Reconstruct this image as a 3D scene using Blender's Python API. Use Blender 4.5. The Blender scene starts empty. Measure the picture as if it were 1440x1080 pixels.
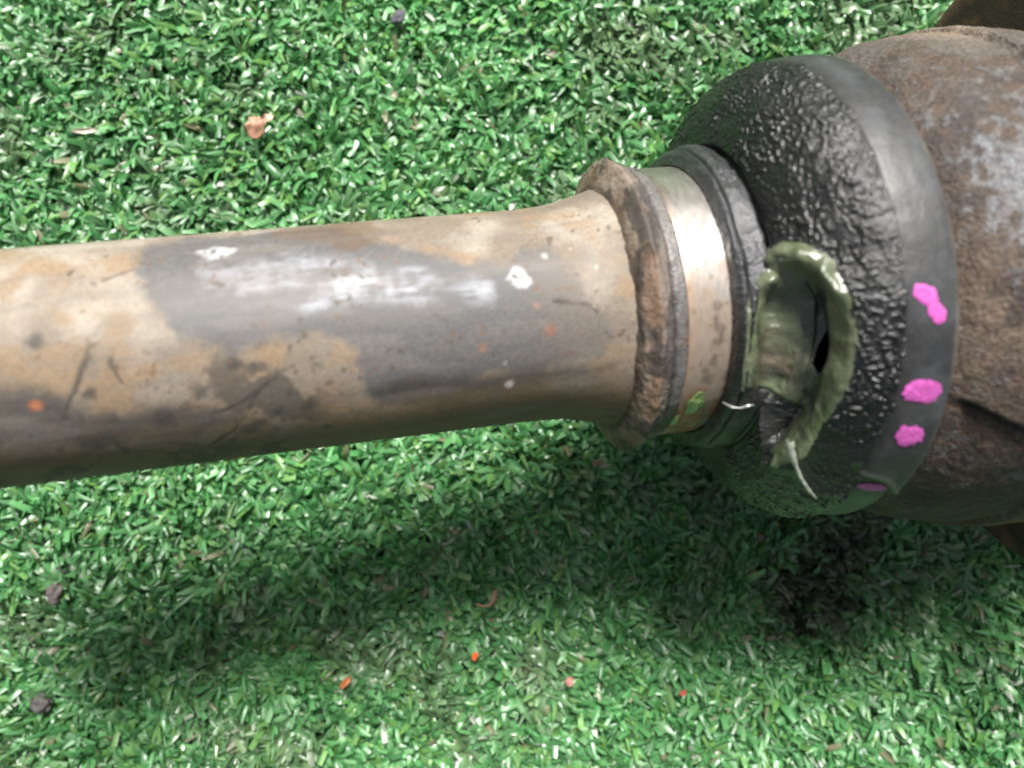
import bpy, math
import numpy as np
from mathutils import Vector, Matrix

# ------------------------------------------------------------------ camera, sky, sun, exposure
MM = 0.001                                   # everything below is measured in millimetres
scene = bpy.context.scene
col = scene.collection
CAM_H = 278.0
cam_data = bpy.data.cameras.new('camera')
cam = bpy.data.objects.new('camera', cam_data)
col.objects.link(cam)
cam.location = (0, 0, CAM_H * MM)
cam_data.sensor_width = 36.0
cam_data.lens = 28.75
cam_data.clip_start = 0.005
cam_data.clip_end = 50.0
cam_data.dof.use_dof = True
cam_data.dof.focus_distance = 0.205
cam_data.dof.aperture_fstop = 10.5
scene.camera = cam

LIGHT = Vector((0.06, 0.78, 1.0)).normalized()
ELEV = math.asin(LIGHT.z)
AZIM = math.atan2(LIGHT.x, LIGHT.y)
world = bpy.data.worlds.new('World')
scene.world = world
world.use_nodes = True
wn = world.node_tree
wn.nodes.clear()
wo = wn.nodes.new('ShaderNodeOutputWorld')
bg = wn.nodes.new('ShaderNodeBackground')
sky = wn.nodes.new('ShaderNodeTexSky')
sky.sky_type = 'NISHITA'
sky.sun_disc = False
sky.sun_elevation = ELEV
sky.sun_rotation = AZIM
sky.dust_density = 6.0
sky.ozone_density = 1.0
hs = wn.nodes.new('ShaderNodeHueSaturation')
hs.inputs['Saturation'].default_value = 0.45
bg.inputs['Strength'].default_value = 0.05
wn.links.new(sky.outputs[0], hs.inputs['Color'])
wn.links.new(hs.outputs[0], bg.inputs['Color'])
wn.links.new(bg.outputs[0], wo.inputs['Surface'])

sun_data = bpy.data.lights.new('sun', 'SUN')
sun_data.energy = 5.0
sun_data.angle = math.radians(16)
sun_data.color = (1.0, 0.97, 0.93)
sun = bpy.data.objects.new('sun', sun_data)
sun.rotation_euler = LIGHT.to_track_quat('Z', 'Y').to_euler()
sun.location = tuple(LIGHT * 2.0)
col.objects.link(sun)

scene.view_settings.view_transform = 'Standard'
scene.view_settings.look = 'None'
scene.view_settings.gamma = 1.0
scene.view_settings.use_curve_mapping = False
scene.view_settings.exposure = 0.55
scene.render.resolution_x = 1024
scene.render.resolution_y = 768

# ------------------------------------------------------------------ helpers
rng = np.random.default_rng(11)


# a skew rotation keeps the noise lattice off the part's own axes
ROT = np.array(Matrix.Rotation(0.9, 3, Vector((0.5, 0.7, 0.4)).normalized()))
ROT2 = np.array(Matrix.Rotation(1.3, 3, Vector((-0.3, 0.6, 0.8)).normalized()))


def vnoise(p, scale, seed=0):
    """value noise in 0..1 at points p (N,3)"""
    q = (p * scale) @ ROT.T + seed * 17.31
    i = np.floor(q).astype(np.int64)
    f = q - i
    f = f * f * (3 - 2 * f)

    def h(ix, iy, iz):
        n = (ix * 374761393 + iy * 668265263 + iz * 2147483647 + seed * 1274126177) & 0xFFFFFFFF
        n = ((n ^ (n >> 13)) * 1274126177) & 0xFFFFFFFF
        n = ((n ^ (n >> 16)) * 2246822519) & 0xFFFFFFFF
        return ((n ^ (n >> 15)) & 0xFFFFFF) / float(0xFFFFFF)
    r = 0
    for dx in (0, 1):
        wx = f[:, 0] if dx else 1 - f[:, 0]
        for dy in (0, 1):
            wy = f[:, 1] if dy else 1 - f[:, 1]
            for dz in (0, 1):
                wz = f[:, 2] if dz else 1 - f[:, 2]
                r = r + wx * wy * wz * h(i[:, 0] + dx, i[:, 1] + dy, i[:, 2] + dz)
    return r


def fbm(p, scale, seed=0, octs=4, gain=0.5):
    r, amp, tot = 0, 1.0, 0
    for o in range(octs):
        r = r + amp * vnoise(p, scale * 2 ** o, seed + o * 7)
        p = p @ ROT2.T
        tot += amp
        amp *= gain
    return r / tot


def sst(a, b, x):
    t = np.clip((x - a) / (b - a), 0, 1)
    return t * t * (3 - 2 * t)


def seg_dist(P, line):
    """distance to an open polyline, plus signed side and position along it"""
    best = np.full(len(P), 1e9)
    side = np.zeros(len(P))
    along = np.zeros(len(P))
    acc = 0.0
    line = np.asarray(line, float)
    for a, b in zip(line[:-1], line[1:]):
        d = b - a
        L = np.hypot(*d)
        t = np.clip(((P - a) @ d) / (L * L), 0, 1)
        v = P - (a + t[:, None] * d)
        dist = np.hypot(v[:, 0], v[:, 1])
        cr = d[0] * (P[:, 1] - a[1]) - d[1] * (P[:, 0] - a[0])
        m = dist < best
        best[m] = dist[m]
        side[m] = np.sign(cr[m])
        along[m] = acc + t[m] * L
        acc += L
    return best, side, along / acc


def poly_sdf(P, poly):
    poly = np.asarray(poly, float)
    inside = np.zeros(len(P), bool)
    best = np.full(len(P), 1e9)
    for a, b in zip(poly, np.roll(poly, -1, 0)):
        d = b - a
        t = np.clip(((P - a) @ d) / max(d @ d, 1e-9), 0, 1)
        v = P - (a + t[:, None] * d)
        best = np.minimum(best, np.hypot(v[:, 0], v[:, 1]))
        if a[1] != b[1]:
            c = ((a[1] > P[:, 1]) != (b[1] > P[:, 1])) & \
                (P[:, 0] < (b[0] - a[0]) * (P[:, 1] - a[1]) / (b[1] - a[1]) + a[0])
            inside ^= c
    return np.where(inside, -best, best)


def arc(deg_pts, mm_per_deg):
    return [(s, t * mm_per_deg) for s, t in deg_pts]


def mesh_obj(name, verts, faces, mat, parent=None, colour=None, metal=None, smooth=True):
    me = bpy.data.meshes.new(name)
    verts = np.asarray(verts, np.float32)
    faces = np.asarray(faces, np.int32)
    nv, nf, k = len(verts), len(faces), faces.shape[1]
    me.vertices.add(nv)
    me.vertices.foreach_set('co', (verts * MM).ravel())
    me.loops.add(nf * k)
    me.loops.foreach_set('vertex_index', faces.ravel())
    me.polygons.add(nf)
    me.polygons.foreach_set('loop_start', np.arange(0, nf * k, k, dtype=np.int32))
    me.polygons.foreach_set('loop_total', np.full(nf, k, np.int32))
    me.polygons.foreach_set('use_smooth', np.full(nf, smooth))
    me.update(calc_edges=True)
    me.validate()
    if colour is not None:
        at = me.attributes.new('Col', 'FLOAT_COLOR', 'POINT')
        at.data.foreach_set('color', np.asarray(colour, np.float32).ravel())
    if metal is not None:
        at = me.attributes.new('Metal', 'FLOAT', 'POINT')
        at.data.foreach_set('value', np.asarray(metal, np.float32).ravel())
    me.materials.append(mat)
    o = bpy.data.objects.new(name, me)
    col.objects.link(o)
    if parent is not None:
        o.parent = parent
    return o


def tag(o, label=None, cat=None, group=None, kind=None):
    for k, v in (('label', label), ('category', cat), ('group', group), ('kind', kind)):
        if v:
            o[k] = v
    return o


def grid_faces(na, nb, wrap):
    i = np.arange(na - 1)[:, None]
    j = np.arange(nb if wrap else nb - 1)[None, :]
    j2 = (j + 1) % nb
    f = np.stack([i * nb + j, i * nb + j2, (i + 1) * nb + j2, (i + 1) * nb + j], -1)
    return f.reshape(-1, 4)


def thetas(dense, coarse, half=1.85):
    """angles round the axis; finer on the side that faces up"""
    a = np.linspace(-half, half, dense)
    b = np.linspace(half, 2 * math.pi - half, coarse + 2)[1:-1]
    return np.concatenate([a, b])


def resample(profile, n, soft=0.0):
    pr = np.asarray(profile, float)
    L = np.r_[0, np.cumsum(np.hypot(*np.diff(pr, axis=0).T))]
    l = np.linspace(0, L[-1], n)
    s = np.interp(l, L, pr[:, 0])
    r = np.interp(l, L, pr[:, 1])
    if soft > 0:
        step = L[-1] / (n - 1)
        w = max(1, int(3 * soft / step))
        ker = np.exp(-0.5 * (np.arange(-w, w + 1) * step / soft) ** 2)
        ker /= ker.sum()

        def sm(x):
            e = np.r_[2 * x[0] - x[w:0:-1], x, 2 * x[-1] - x[-2:-w - 2:-1]]
            return np.convolve(e, ker, 'valid')
        s, r = sm(s), sm(r)
    return l, s, r


def sag(s):
    """the joint is bent a few degrees: everything past the boot's neck drops sideways"""
    return -0.062 * np.maximum(np.asarray(s) - 42.0, 0.0)


class Rev:
    """surface turned about the shaft's axis (local X), with per-vertex displacement"""

    def __init__(self, profile, n, th, soft=0.0):
        l, s, r = resample(profile, n, soft)
        ds, dr = np.gradient(s), np.gradient(r)
        q = np.hypot(ds, dr)
        self.n, self.m = n, len(th)
        g = lambda a: np.repeat(a, self.m)
        self.l, self.s, self.r = g(l), g(s), g(r)
        self.t = np.tile(th, n)
        self.ns, self.nr = g(-dr / q), g(ds / q)
        self.deg = np.degrees((self.t + math.pi) % (2 * math.pi) - math.pi)
        self.disp = np.zeros(n * self.m)
        self.ref = self.xyz()

    def xyz(self):
        s = self.s + self.ns * self.disp
        r = self.r + self.nr * self.disp
        return np.stack([s, r * np.sin(self.t) + sag(s), r * np.cos(self.t)], 1)

    def faces(self):
        return grid_faces(self.n, self.m, True)


# ------------------------------------------------------------------ materials
def new_mat(name):
    m = bpy.data.materials.new(name)
    m.use_nodes = True
    nt = m.node_tree
    return m, nt, nt.nodes['Principled BSDF']


def add(nt, typ, **kw):
    n = nt.nodes.new(typ)
    for k, v in kw.items():
        setattr(n, k, v)
    return n


def noise_node(nt, scale_mm, detail=4, rough=0.6, stretch=(1, 1, 1)):
    tc = add(nt, 'ShaderNodeTexCoord')
    mp = add(nt, 'ShaderNodeMapping')
    mp.inputs['Scale'].default_value = tuple(1000.0 / scale_mm * k for k in stretch)
    nz = add(nt, 'ShaderNodeTexNoise')
    nz.inputs['Scale'].default_value = 1.0
    nz.inputs['Detail'].default_value = detail
    nz.inputs['Roughness'].default_value = rough
    nt.links.new(tc.outputs['Object'], mp.inputs['Vector'])
    nt.links.new(mp.outputs[0], nz.inputs['Vector'])
    return nz


def painted(name, grain_mm=0.6, grain=0.25, bump_mm=0.6, bump=0.15, detail=4, spec=0.5, coat=0.0, stretch=(1, 1, 1),
            rough_var=0.12, coat_rough=0.15):
    """base colour and roughness from the mesh's own Col layer, fine grain and relief from noise"""
    m, nt, b = new_mat(name)
    at = add(nt, 'ShaderNodeAttribute', attribute_name='Col')
    me = add(nt, 'ShaderNodeAttribute', attribute_name='Metal')
    nz = noise_node(nt, grain_mm, detail, 0.65, stretch)
    rmp = add(nt, 'ShaderNodeMapRange')
    rmp.inputs['From Min'].default_value = 0.3
    rmp.inputs['From Max'].default_value = 0.7
    rmp.inputs['To Min'].default_value = 1 - grain
    rmp.inputs['To Max'].default_value = 1 + grain
    nt.links.new(nz.outputs['Fac'], rmp.inputs['Value'])
    mul = add(nt, 'ShaderNodeVectorMath', operation='SCALE')
    nt.links.new(at.outputs['Color'], mul.inputs[0])
    nt.links.new(rmp.outputs[0], mul.inputs['Scale'])
    nt.links.new(mul.outputs[0], b.inputs['Base Color'])
    rr = add(nt, 'ShaderNodeMapRange')
    rr.inputs['From Min'].default_value = 0.3
    rr.inputs['From Max'].default_value = 0.7
    rr.inputs['To Min'].default_value = -rough_var
    rr.inputs['To Max'].default_value = rough_var
    nt.links.new(nz.outputs['Fac'], rr.inputs['Value'])
    ad = add(nt, 'ShaderNodeMath', operation='ADD', use_clamp=True)
    nt.links.new(at.outputs['Alpha'], ad.inputs[0])
    nt.links.new(rr.outputs[0], ad.inputs[1])
    nt.links.new(ad.outputs[0], b.inputs['Roughness'])
    nt.links.new(me.outputs['Fac'], b.inputs['Metallic'])
    b.inputs['Specular IOR Level'].default_value = spec
    b.inputs['Coat Weight'].default_value = coat
    b.inputs['Coat Roughness'].default_value = coat_rough
    nb = noise_node(nt, bump_mm, 3, 0.6, stretch)
    bp = add(nt, 'ShaderNodeBump')
    bp.inputs['Strength'].default_value = 1.0
    bp.inputs['Distance'].default_value = bump * MM
    nt.links.new(nb.outputs['Fac'], bp.inputs['Height'])
    nt.links.new(bp.outputs[0], b.inputs['Normal'])
    nt.links.new(bp.outputs[0], b.inputs['Coat Normal'])
    return m


def plain(name, rgb, rough=0.6, grain_mm=0.8, grain=0.3, bump=0.1, spec=0.5, sss=0.0):
    m, nt, b = new_mat(name)
    nz = noise_node(nt, grain_mm, 4)
    cr = add(nt, 'ShaderNodeMapRange')
    cr.inputs['From Min'].default_value = 0.3
    cr.inputs['From Max'].default_value = 0.7
    cr.inputs['To Min'].default_value = 1 - grain
    cr.inputs['To Max'].default_value = 1 + grain
    nt.links.new(nz.outputs['Fac'], cr.inputs['Value'])
    mul = add(nt, 'ShaderNodeVectorMath', operation='SCALE')
    mul.inputs[0].default_value = rgb
    nt.links.new(cr.outputs[0], mul.inputs['Scale'])
    nt.links.new(mul.outputs[0], b.inputs['Base Color'])
    b.inputs['Roughness'].default_value = rough
    b.inputs['Specular IOR Level'].default_value = spec
    if sss:
        b.inputs['Subsurface Weight'].default_value = sss
        b.inputs['Subsurface Radius'].default_value = (0.002, 0.003, 0.001)
    bp = add(nt, 'ShaderNodeBump')
    bp.inputs['Distance'].default_value = bump * MM
    nt.links.new(nz.outputs['Fac'], bp.inputs['Height'])
    nt.links.new(bp.outputs[0], b.inputs['Normal'])
    return m


M_SHAFT = painted('weathered_steel', 0.7, 0.18, 0.5, 0.04, spec=0.28)
M_RUST = painted('rusty_cast_steel', 0.55, 0.35, 0.7, 0.22, detail=6)
M_BAND = painted('polished_steel', 0.8, 0.10, 0.4, 0.006, stretch=(1, 0.3, 0.3), rough_var=0.05)
M_RUBBER = painted('greasy_black_rubber', 0.8, 0.3, 0.4, 0.2, detail=3, spec=0.35, coat=1.0, coat_rough=0.12, rough_var=0.1)
M_RIM = painted('dusty_black_rubber', 0.9, 0.2, 0.7, 0.07, spec=0.6, coat=0.4, coat_rough=0.42, rough_var=0.06)
M_HOUSING = painted('pitted_rusty_casting', 0.8, 0.75, 0.8, 0.5, detail=8)
M_GREASE = painted('olive_grease', 2.4, 0.12, 1.7, 0.4, detail=1, spec=1.0, coat=1.0, coat_rough=0.22, rough_var=0.03)
M_PINK = plain('magenta_paint', (0.60, 0.115, 0.45), 0.5, 0.8, 0.38, 0.12)


def grass_material():
    m, nt, b = new_mat('plastic_turf_blade')
    at = add(nt, 'ShaderNodeAttribute', attribute_name='Col')
    b.inputs['Roughness'].default_value = 0.36
    b.inputs['Specular IOR Level'].default_value = 1.0
    b.inputs['IOR'].default_value = 1.66
    nt.links.new(at.outputs['Color'], b.inputs['Base Color'])
    nt.links.new(at.outputs['Alpha'], b.inputs['Roughness'])
    tr = add(nt, 'ShaderNodeBsdfTranslucent')
    nt.links.new(at.outputs['Color'], tr.inputs['Color'])
    mx = add(nt, 'ShaderNodeMixShader')
    mx.inputs[0].default_value = 0.28
    out = nt.nodes['Material Output']
    nt.links.new(b.outputs[0], mx.inputs[1])
    nt.links.new(tr.outputs[0], mx.inputs[2])
    nt.links.new(mx.outputs[0], out.inputs['Surface'])
    return m


M_GRASS = grass_material()
M_GROUND = plain('turf_backing', (0.03, 0.075, 0.034), 0.9, 3.0, 0.5, 0.4, spec=0.1)

# ------------------------------------------------------------------ ground and turf
v = [(-1500, -1500, 0), (1500, -1500, 0), (1500, 1500, 0), (-1500, 1500, 0)]
tag(mesh_obj('ground', v, [(0, 1, 2, 3)], M_GROUND, smooth=False), kind='structure')


def grass_patch(W, Hh, step, K, hollow=None, wide=1.0):
    nx, ny = int(W / step), int(Hh / step)
    gx, gy = np.meshgrid(np.arange(nx), np.arange(ny))
    x = (gx.ravel() + 0.5 * (gy.ravel() % 2)) * step - W / 2
    y = gy.ravel() * step - Hh / 2
    a = math.radians(4)
    x, y = x * math.cos(a) - y * math.sin(a), x * math.sin(a) + y * math.cos(a)
    if hollow:
        far = (np.abs(x) > hollow[0] / 2) | (np.abs(y) > hollow[1] / 2)
        x, y = x[far], y[far]
    tx = x + rng.normal(0, 0.9, x.size)
    ty = y + rng.normal(0, 0.9, x.size)
    tuft = np.stack([tx, ty, np.zeros_like(tx)], 1)
    lush = fbm(tuft, 1 / 26.0, 3, 3)                       # taller and flatter places
    press = fbm(tuft, 1 / 15.0, 9, 2)
    lean_dir = fbm(tuft, 1 / 40.0, 21, 2) * 4 * math.pi
    N = len(tx) * K
    T = np.repeat(np.arange(len(tx)), K)
    rx = tx[T] + rng.normal(0, 0.75, N)
    ry = ty[T] + rng.normal(0, 0.75, N)
    az = rng.uniform(0, 2 * math.pi, N)
    # blades splay from the tuft, biased a little towards the local nap
    lx = np.cos(az) + 0.75 * np.cos(lean_dir[T])
    ly = np.sin(az) + 0.75 * np.sin(lean_dir[T])
    az = np.arctan2(ly, lx)
    length = rng.uniform(5.0, 10.5, N) * (0.75 + 0.5 * lush[T])
    long_one = rng.random(N) < 0.03
    length[long_one] *= 1.25
    width = rng.uniform(1.3, 2.5, N) * wide
    width[rng.random(N) < 0.12] *= 0.5
    lean0 = np.radians(rng.uniform(6, 52, N)) + 0.35 * (press[T] - 0.4)
    curl = np.radians(rng.uniform(10, 125, N)) * (0.7 + 0.7 * press[T])
    twist = rng.normal(0, 0.7, N)
    segs = 4
    px, py, pz = rx.copy(), ry.copy(), np.zeros(N)
    V = np.zeros((N, segs * 3, 3))
    keel = rng.uniform(0.10, 0.32, N) * np.where(rng.random(N) < 0.5, 1, -1)
    taper = [0.75, 1.0, 0.95, 0.55]
    cut = rng.random(N) < 0.45
    for k in range(segs):
        u = k / (segs - 1)
        phi = np.clip(lean0 + curl * u * u, -0.3, 2.4)
        if k:
            d = length / (segs - 1)
            px = px + d * np.sin(phi) * np.cos(az)
            py = py + d * np.sin(phi) * np.sin(az)
            pz = np.maximum(pz + d * np.cos(phi), 0.6)
        tw = twist * u + 0.15
        # width vector: across the blade, rolled by the twist
        cx, cy = -np.sin(az), np.cos(az)
        bx, by, bz = -np.cos(phi) * np.cos(az), -np.cos(phi) * np.sin(az), np.sin(phi)
        wx = np.cos(tw) * cx + np.sin(tw) * bx
        wy = np.cos(tw) * cy + np.sin(tw) * by
        wz = np.sin(tw) * bz
        hw = 0.5 * width * taper[k]
        if k == segs - 1:
            hw = np.where(cut, 0.45 * width, 0.16 * width)
        # the blade is gutter shaped: its midrib stands off the two edges
        fx, fy, fz = np.sin(phi) * np.cos(az), np.sin(phi) * np.sin(az), np.cos(phi)
        nx_, ny_, nz_ = wy * fz - wz * fy, wz * fx - wx * fz, wx * fy - wy * fx
        kd = keel * hw * 2
        V[:, 3 * k] = np.stack([px - wx * hw, py - wy * hw, pz - wz * hw], 1)
        V[:, 3 * k + 1] = np.stack([px + nx_ * kd, py + ny_ * kd, pz + nz_ * kd], 1)
        V[:, 3 * k + 2] = np.stack([px + wx * hw, py + wy * hw, pz + wz * hw], 1)
    V[:, :, 2] = np.maximum(V[:, :, 2], 0.3)
    base = np.arange(N)[:, None] * (segs * 3)
    F = np.concatenate([base + np.array([[3 * k + e, 3 * k + e + 1, 3 * k + e + 4, 3 * k + e + 3]]) for k in range(segs - 1) for e in (0, 1)], 1).reshape(-1, 4)
    # colours: several yarn greens, a little straw, worn pale tips
    pal = np.array([(0.100, 0.325, 0.106), (0.130, 0.395, 0.130), (0.170, 0.385, 0.100), (0.060, 0.230, 0.071),
                    (0.205, 0.450, 0.190), (0.28, 0.27, 0.15), (0.45, 0.54, 0.41)])
    pick = rng.choice(len(pal), N, p=[0.26, 0.27, 0.15, 0.11, 0.18, 0.015, 0.015])
    c = pal[pick] * rng.uniform(0.75, 1.25, (N, 1))
    tint = fbm(tuft, 1 / 60.0, 31, 2)[T][:, None]
    c = c * (0.8 + 0.4 * tint)
    # grease stain with painted-in shadow below the torn boot, and dusty patches elsewhere
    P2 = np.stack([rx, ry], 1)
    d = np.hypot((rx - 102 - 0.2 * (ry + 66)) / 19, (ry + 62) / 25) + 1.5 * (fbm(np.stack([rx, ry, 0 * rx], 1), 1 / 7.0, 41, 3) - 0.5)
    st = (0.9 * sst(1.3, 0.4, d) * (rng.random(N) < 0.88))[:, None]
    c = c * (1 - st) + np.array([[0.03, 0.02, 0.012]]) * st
    dust = sst(0.60, 0.72, fbm(tuft, 1 / 18.0, 51, 3))[T][:, None] * 0.55
    c = c * (1 - dust) + np.array([[0.19, 0.25, 0.14]]) * dust
    C = np.ones((N, segs * 3, 4))
    for k in range(segs):
        g = 1.0
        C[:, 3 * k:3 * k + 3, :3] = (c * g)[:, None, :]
    C[:, :, 3] = rng.uniform(0.32, 0.56, N)[:, None]
    return V.reshape(-1, 3), F, C.reshape(-1, 4)


def build_grass():
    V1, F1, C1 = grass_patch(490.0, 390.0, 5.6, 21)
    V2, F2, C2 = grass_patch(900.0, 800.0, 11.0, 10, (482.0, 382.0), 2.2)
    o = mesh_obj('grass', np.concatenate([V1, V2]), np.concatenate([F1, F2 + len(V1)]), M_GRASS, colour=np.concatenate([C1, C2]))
    tag(o, 'green artificial turf of short plastic blades under the shaft', 'grass', kind='stuff')


build_grass()

# ------------------------------------------------------------------ drive shaft
AX = Vector((0.97487, 0.11500, -0.19079)).normalized()      # along the shaft, down towards the joint
AM = Vector((0, 0, 1)).cross(AX).normalized()
AN = AX.cross(AM)
root = bpy.data.objects.new('drive_shaft', None)
root.empty_display_size = 0.02
col.objects.link(root)
M4 = Matrix((AX, AM, AN)).transposed().to_4x4()
M4.translation = Vector((0, 14.6, 98.0)) * MM
root.matrix_world = M4
tag(root, 'worn steel drive shaft with torn black rubber boot lying over green turf', 'drive shaft')


def mixc(c, rgb, m):
    return c * (1 - m[:, None]) + np.asarray(rgb)[None, :] * m[:, None]


def build_shaft():
    prof = [(-150, 23.1), (2, 23.1), (9, 23.5), (15, 24.9), (20.0, 26.4)]
    R = Rev(prof, 500, thetas(260, 36), 1.2)
    p = R.ref
    R.disp = 0.12 * (fbm(p, 1 / 9.0, 2, 3) - 0.5)
    U = np.stack([R.s, R.deg * 0.403], 1)
    w1 = (fbm(p, 1 / 6.0, 5, 4) - 0.5)
    w2 = (fbm(p, 1 / 2.2, 8, 4) - 0.5)
    w3 = fbm(p, 1 / 1.1, 9, 3)
    n = len(p)
    c = np.tile(np.array([[0.215, 0.178, 0.138]]), (n, 1))
    c = mixc(c, (0.35, 0.31, 0.255), sst(0.4, 0.7, fbm(p, 1 / 11.0, 12, 5)) * sst(-60, 30, R.deg + 60 * w1))
    c = mixc(c, (0.27, 0.19, 0.115), 0.75 * sst(0.46, 0.66, fbm(p, 1 / 6.0, 15, 6)))
    rough = np.full(n, 0.62)
    metal = np.zeros(n)
    mk = 0.403

    def area(deg, warp, soft, fine=0.0):
        return sst(soft, -soft, poly_sdf(U, arc(deg, mk)) + warp * w1 * 2 + fine * w2 * 2)

    # bare grey steel worn through the dried mud
    GREY = [(-72.2, 41.1), (-71.5, 56), (-64, 66), (-48.3, 62), (-38, 66), (-31, 54), (-28.2, 44.5), (-14.1, 26.7),
            (-5.9, 22.1), (-0.2, 30.0), (4.7, 30.6), (7.6, 15.4), (9.0, 0.9), (13.2, -6.8), (14.8, -16.8), (13.2, -28.9),
            (9.0, -31.3), (-8.1, -33.6), (-22.2, -37.9), (-31.7, -38.6), (-35.3, -25.0), (-36.1, -12.7), (-40.7, -3.4),
            (-49.4, -3.7), (-55.9, -9.0), (-63.0, -1.4), (-67.9, 13.4), (-70.6, 21.0)]
    w4 = fbm(p, 1 / 2.6, 18, 6, 0.7) - 0.5
    g = sst(1.6, -1.6, poly_sdf(U, arc(GREY, mk)) + 4.0 * w1 + 6.0 * w4) * (0.75 + 0.5 * w3).clip(0, 1)
    gt = sst(-5, 12, R.s) * g
    c = mixc(c, (0.12, 0.12, 0.123), g * 0.95)
    c = mixc(c, (0.19, 0.155, 0.125), gt * 0.7)
    rough = rough * (1 - g) + 0.58 * g
    metal = metal + 0.08 * g
    SILVER = [(-60, 40), (-53.5, 41), (-43.1, 37), (-30.1, 29), (-18.7, 18.6), (-8.6, 11.7), (-8.4, 5.9), (-17.9, 7.5),
              (-25.8, 10.3), (-33.6, 9.4), (-43.7, 10.3), (-55.1, 13.4), (-61, 21.7)]
    scuff = 0.12 * vnoise(p * np.array([[1, 0.2, 0.2]]), 1 / 1.3, 61) + 0.88 * fbm(p * np.array([[0.22, 1, 1]]), 1 / 1.6, 62, 4)
    sv = area(SILVER, 2.4, 2.2, 1.4) * (0.08 + 0.85 * sst(0.36, 0.64, scuff * 0.85 + 0.15 * w3))
    c = mixc(c, (0.37, 0.385, 0.42), np.clip(sv, 0, 1) * 0.85)  # scuffed steel, with the streak's highlight painted in pale blue-grey
    rough = rough * (1 - sv * 0.06)
    metal = np.clip(metal + 0.05 * sv, 0, 1)
    TOPB = [(-48.3, 55), (-45.6, 70), (-36, 80), (-28.8, 68), (-24.6, 49.1), (-29.6, 41.1), (-33.6, 39.8), (-37.4, 48)]
    tb = area(TOPB, 1.8, 1.2, 0.8)
    c = mixc(c, (0.15, 0.105, 0.075), tb * 0.75)
    STREAK = [(-33.9, -32.2), (-27.4, -29.3), (-15.2, -31.3), (-1.0, -30.7), (10.6, -32.8), (17.2, -28.7), (12.7, -36.6),
              (3.6, -40), (-8.1, -44), (-22.2, -45), (-31.7, -43)]
    c = mixc(c, (0.055, 0.05, 0.047), area(STREAK, 1.2, 2.0, 0.8) * 0.85)
    BROWN = [(-22.2, -39.6), (-8.1, -37.9), (3.6, -44.4), (8.3, -55), (6.3, -64), (-7.0, -75), (-19.2, -64.6)]
    c = mixc(c, (0.13, 0.10, 0.068), area(BROWN, 1.2, 1.6, 0.5) * 0.8)
    DARK = [(-110, -10), (-95.0, -13.1), (-88.2, -16.1), (-81.7, -31.5), (-73.0, -28.9), (-60.8, -29.6), (-55.7, -41.1),
            (-64, -50.7), (-80, -54.4), (-92.6, -56), (-112, -54)]
    c = mixc(c, (0.07, 0.067, 0.064), area(DARK, 2.2, 2.2, 1.4) * 0.88)
    # browner towards the underside, with its shading painted into the colour
    ub = sst(-28, -66, R.deg + 34 * w1 + 14 * w2)
    c = mixc(c, (0.165, 0.12, 0.07), ub * 0.75 * (1 - 0.3 * g))
    film = fbm(p * np.array([[0.12, 1, 1]]), 1 / 2.4, 66, 4)
    c = mixc(c, (0.17, 0.155, 0.14), 0.3 * sst(0.5, 0.66, film))
    c = mixc(c, (0.29, 0.26, 0.23), 0.2 * sst(0.52, 0.68, fbm(p * np.array([[0.2, 1, 1]]), 1 / 3.4, 67, 4)))
    blot = sst(0.52, 0.6, fbm(p, 1 / 6.5, 68, 5, 0.6)) * sst(4, -16, R.deg) * sst(-38, -46, R.s)
    c = mixc(c, (0.075, 0.068, 0.06), blot * 0.75)
    # cracks and drips in the mud
    for deg, w in (([(-79.3, 1.4), (-81.7, -8.1), (-83.3, -17.1), (-86.1, -29.7)], 0.55),
                   ([(-49.4, -20.7), (-53.2, -26.4), (-56.2, -32.2), (-61.3, -35.0)], 0.5),
                   ([(-54.0, -29.9), (-55.4, -39.5), (-59.2, -48.7), (-64.3, -57.0)], 0.4),
                   ([(4.1, 0.5), (7.4, -1.4), (10.6, -2.2), (11.9, -6.5)], 0.45),
                   ([(-76.6, -4.9), (-75.6, -14.8)], 0.6),
                   ([(-77, 33), (-72, 38)], 0.4)):
        d, _, al = seg_dist(U + np.stack([w2, w1], 1) * 1.6, arc(deg, mk))
        k = sst(w * (1.9 - 0.9 * al), w * 0.1, d + 0.9 * w2) * (0.7 + 0.3 * sst(0.35, 0.6, w3))
        c = mixc(c, (0.055, 0.05, 0.045), k * 0.85)
        R.disp -= 0.06 * k
    for s, t, r in ((-44.8, -36.8, 1.6), (-47.5, -29.2, 1.2), (-50.2, -38.5, 1.5), (-56.2, -12.1, 1.6), (-67.3, -17, 0.9),
                    (-41.8, -53.3, 0.7), (-62.7, -24.2, 1.9), (-53, -14, 1.2), (-81.2, -18.8, 0.8), (-88, 6, 1.6),
                    (-70, -36, 2.0), (-43, -14, 0.7), (-33, 8, 0.5), (-78, -30, 1.2)):
        d = np.hypot(U[:, 0] - s, U[:, 1] - t * mk)
        c = mixc(c, (0.06, 0.055, 0.05), 0.75 * sst(r * 1.3, r * 0.1, d + 3.0 * w2 + 1.5 * w1 + 2.0 * w4))
    # scattered pits
    pit = sst(0.73, 0.80, fbm(p, 1 / 1.6, 71, 2)) * sst(0.42, 0.6, fbm(p, 1 / 11.0, 72, 2))
    c = mixc(c, (0.10, 0.085, 0.065), pit * 0.8)
    frk = sst(0.66, 0.78, fbm(p, 1 / 0.8, 74, 2)) * sst(0.45, 0.62, fbm(p, 1 / 7.0, 75, 3))
    c = mixc(c, (0.17, 0.10, 0.06), frk * 0.7)
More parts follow.
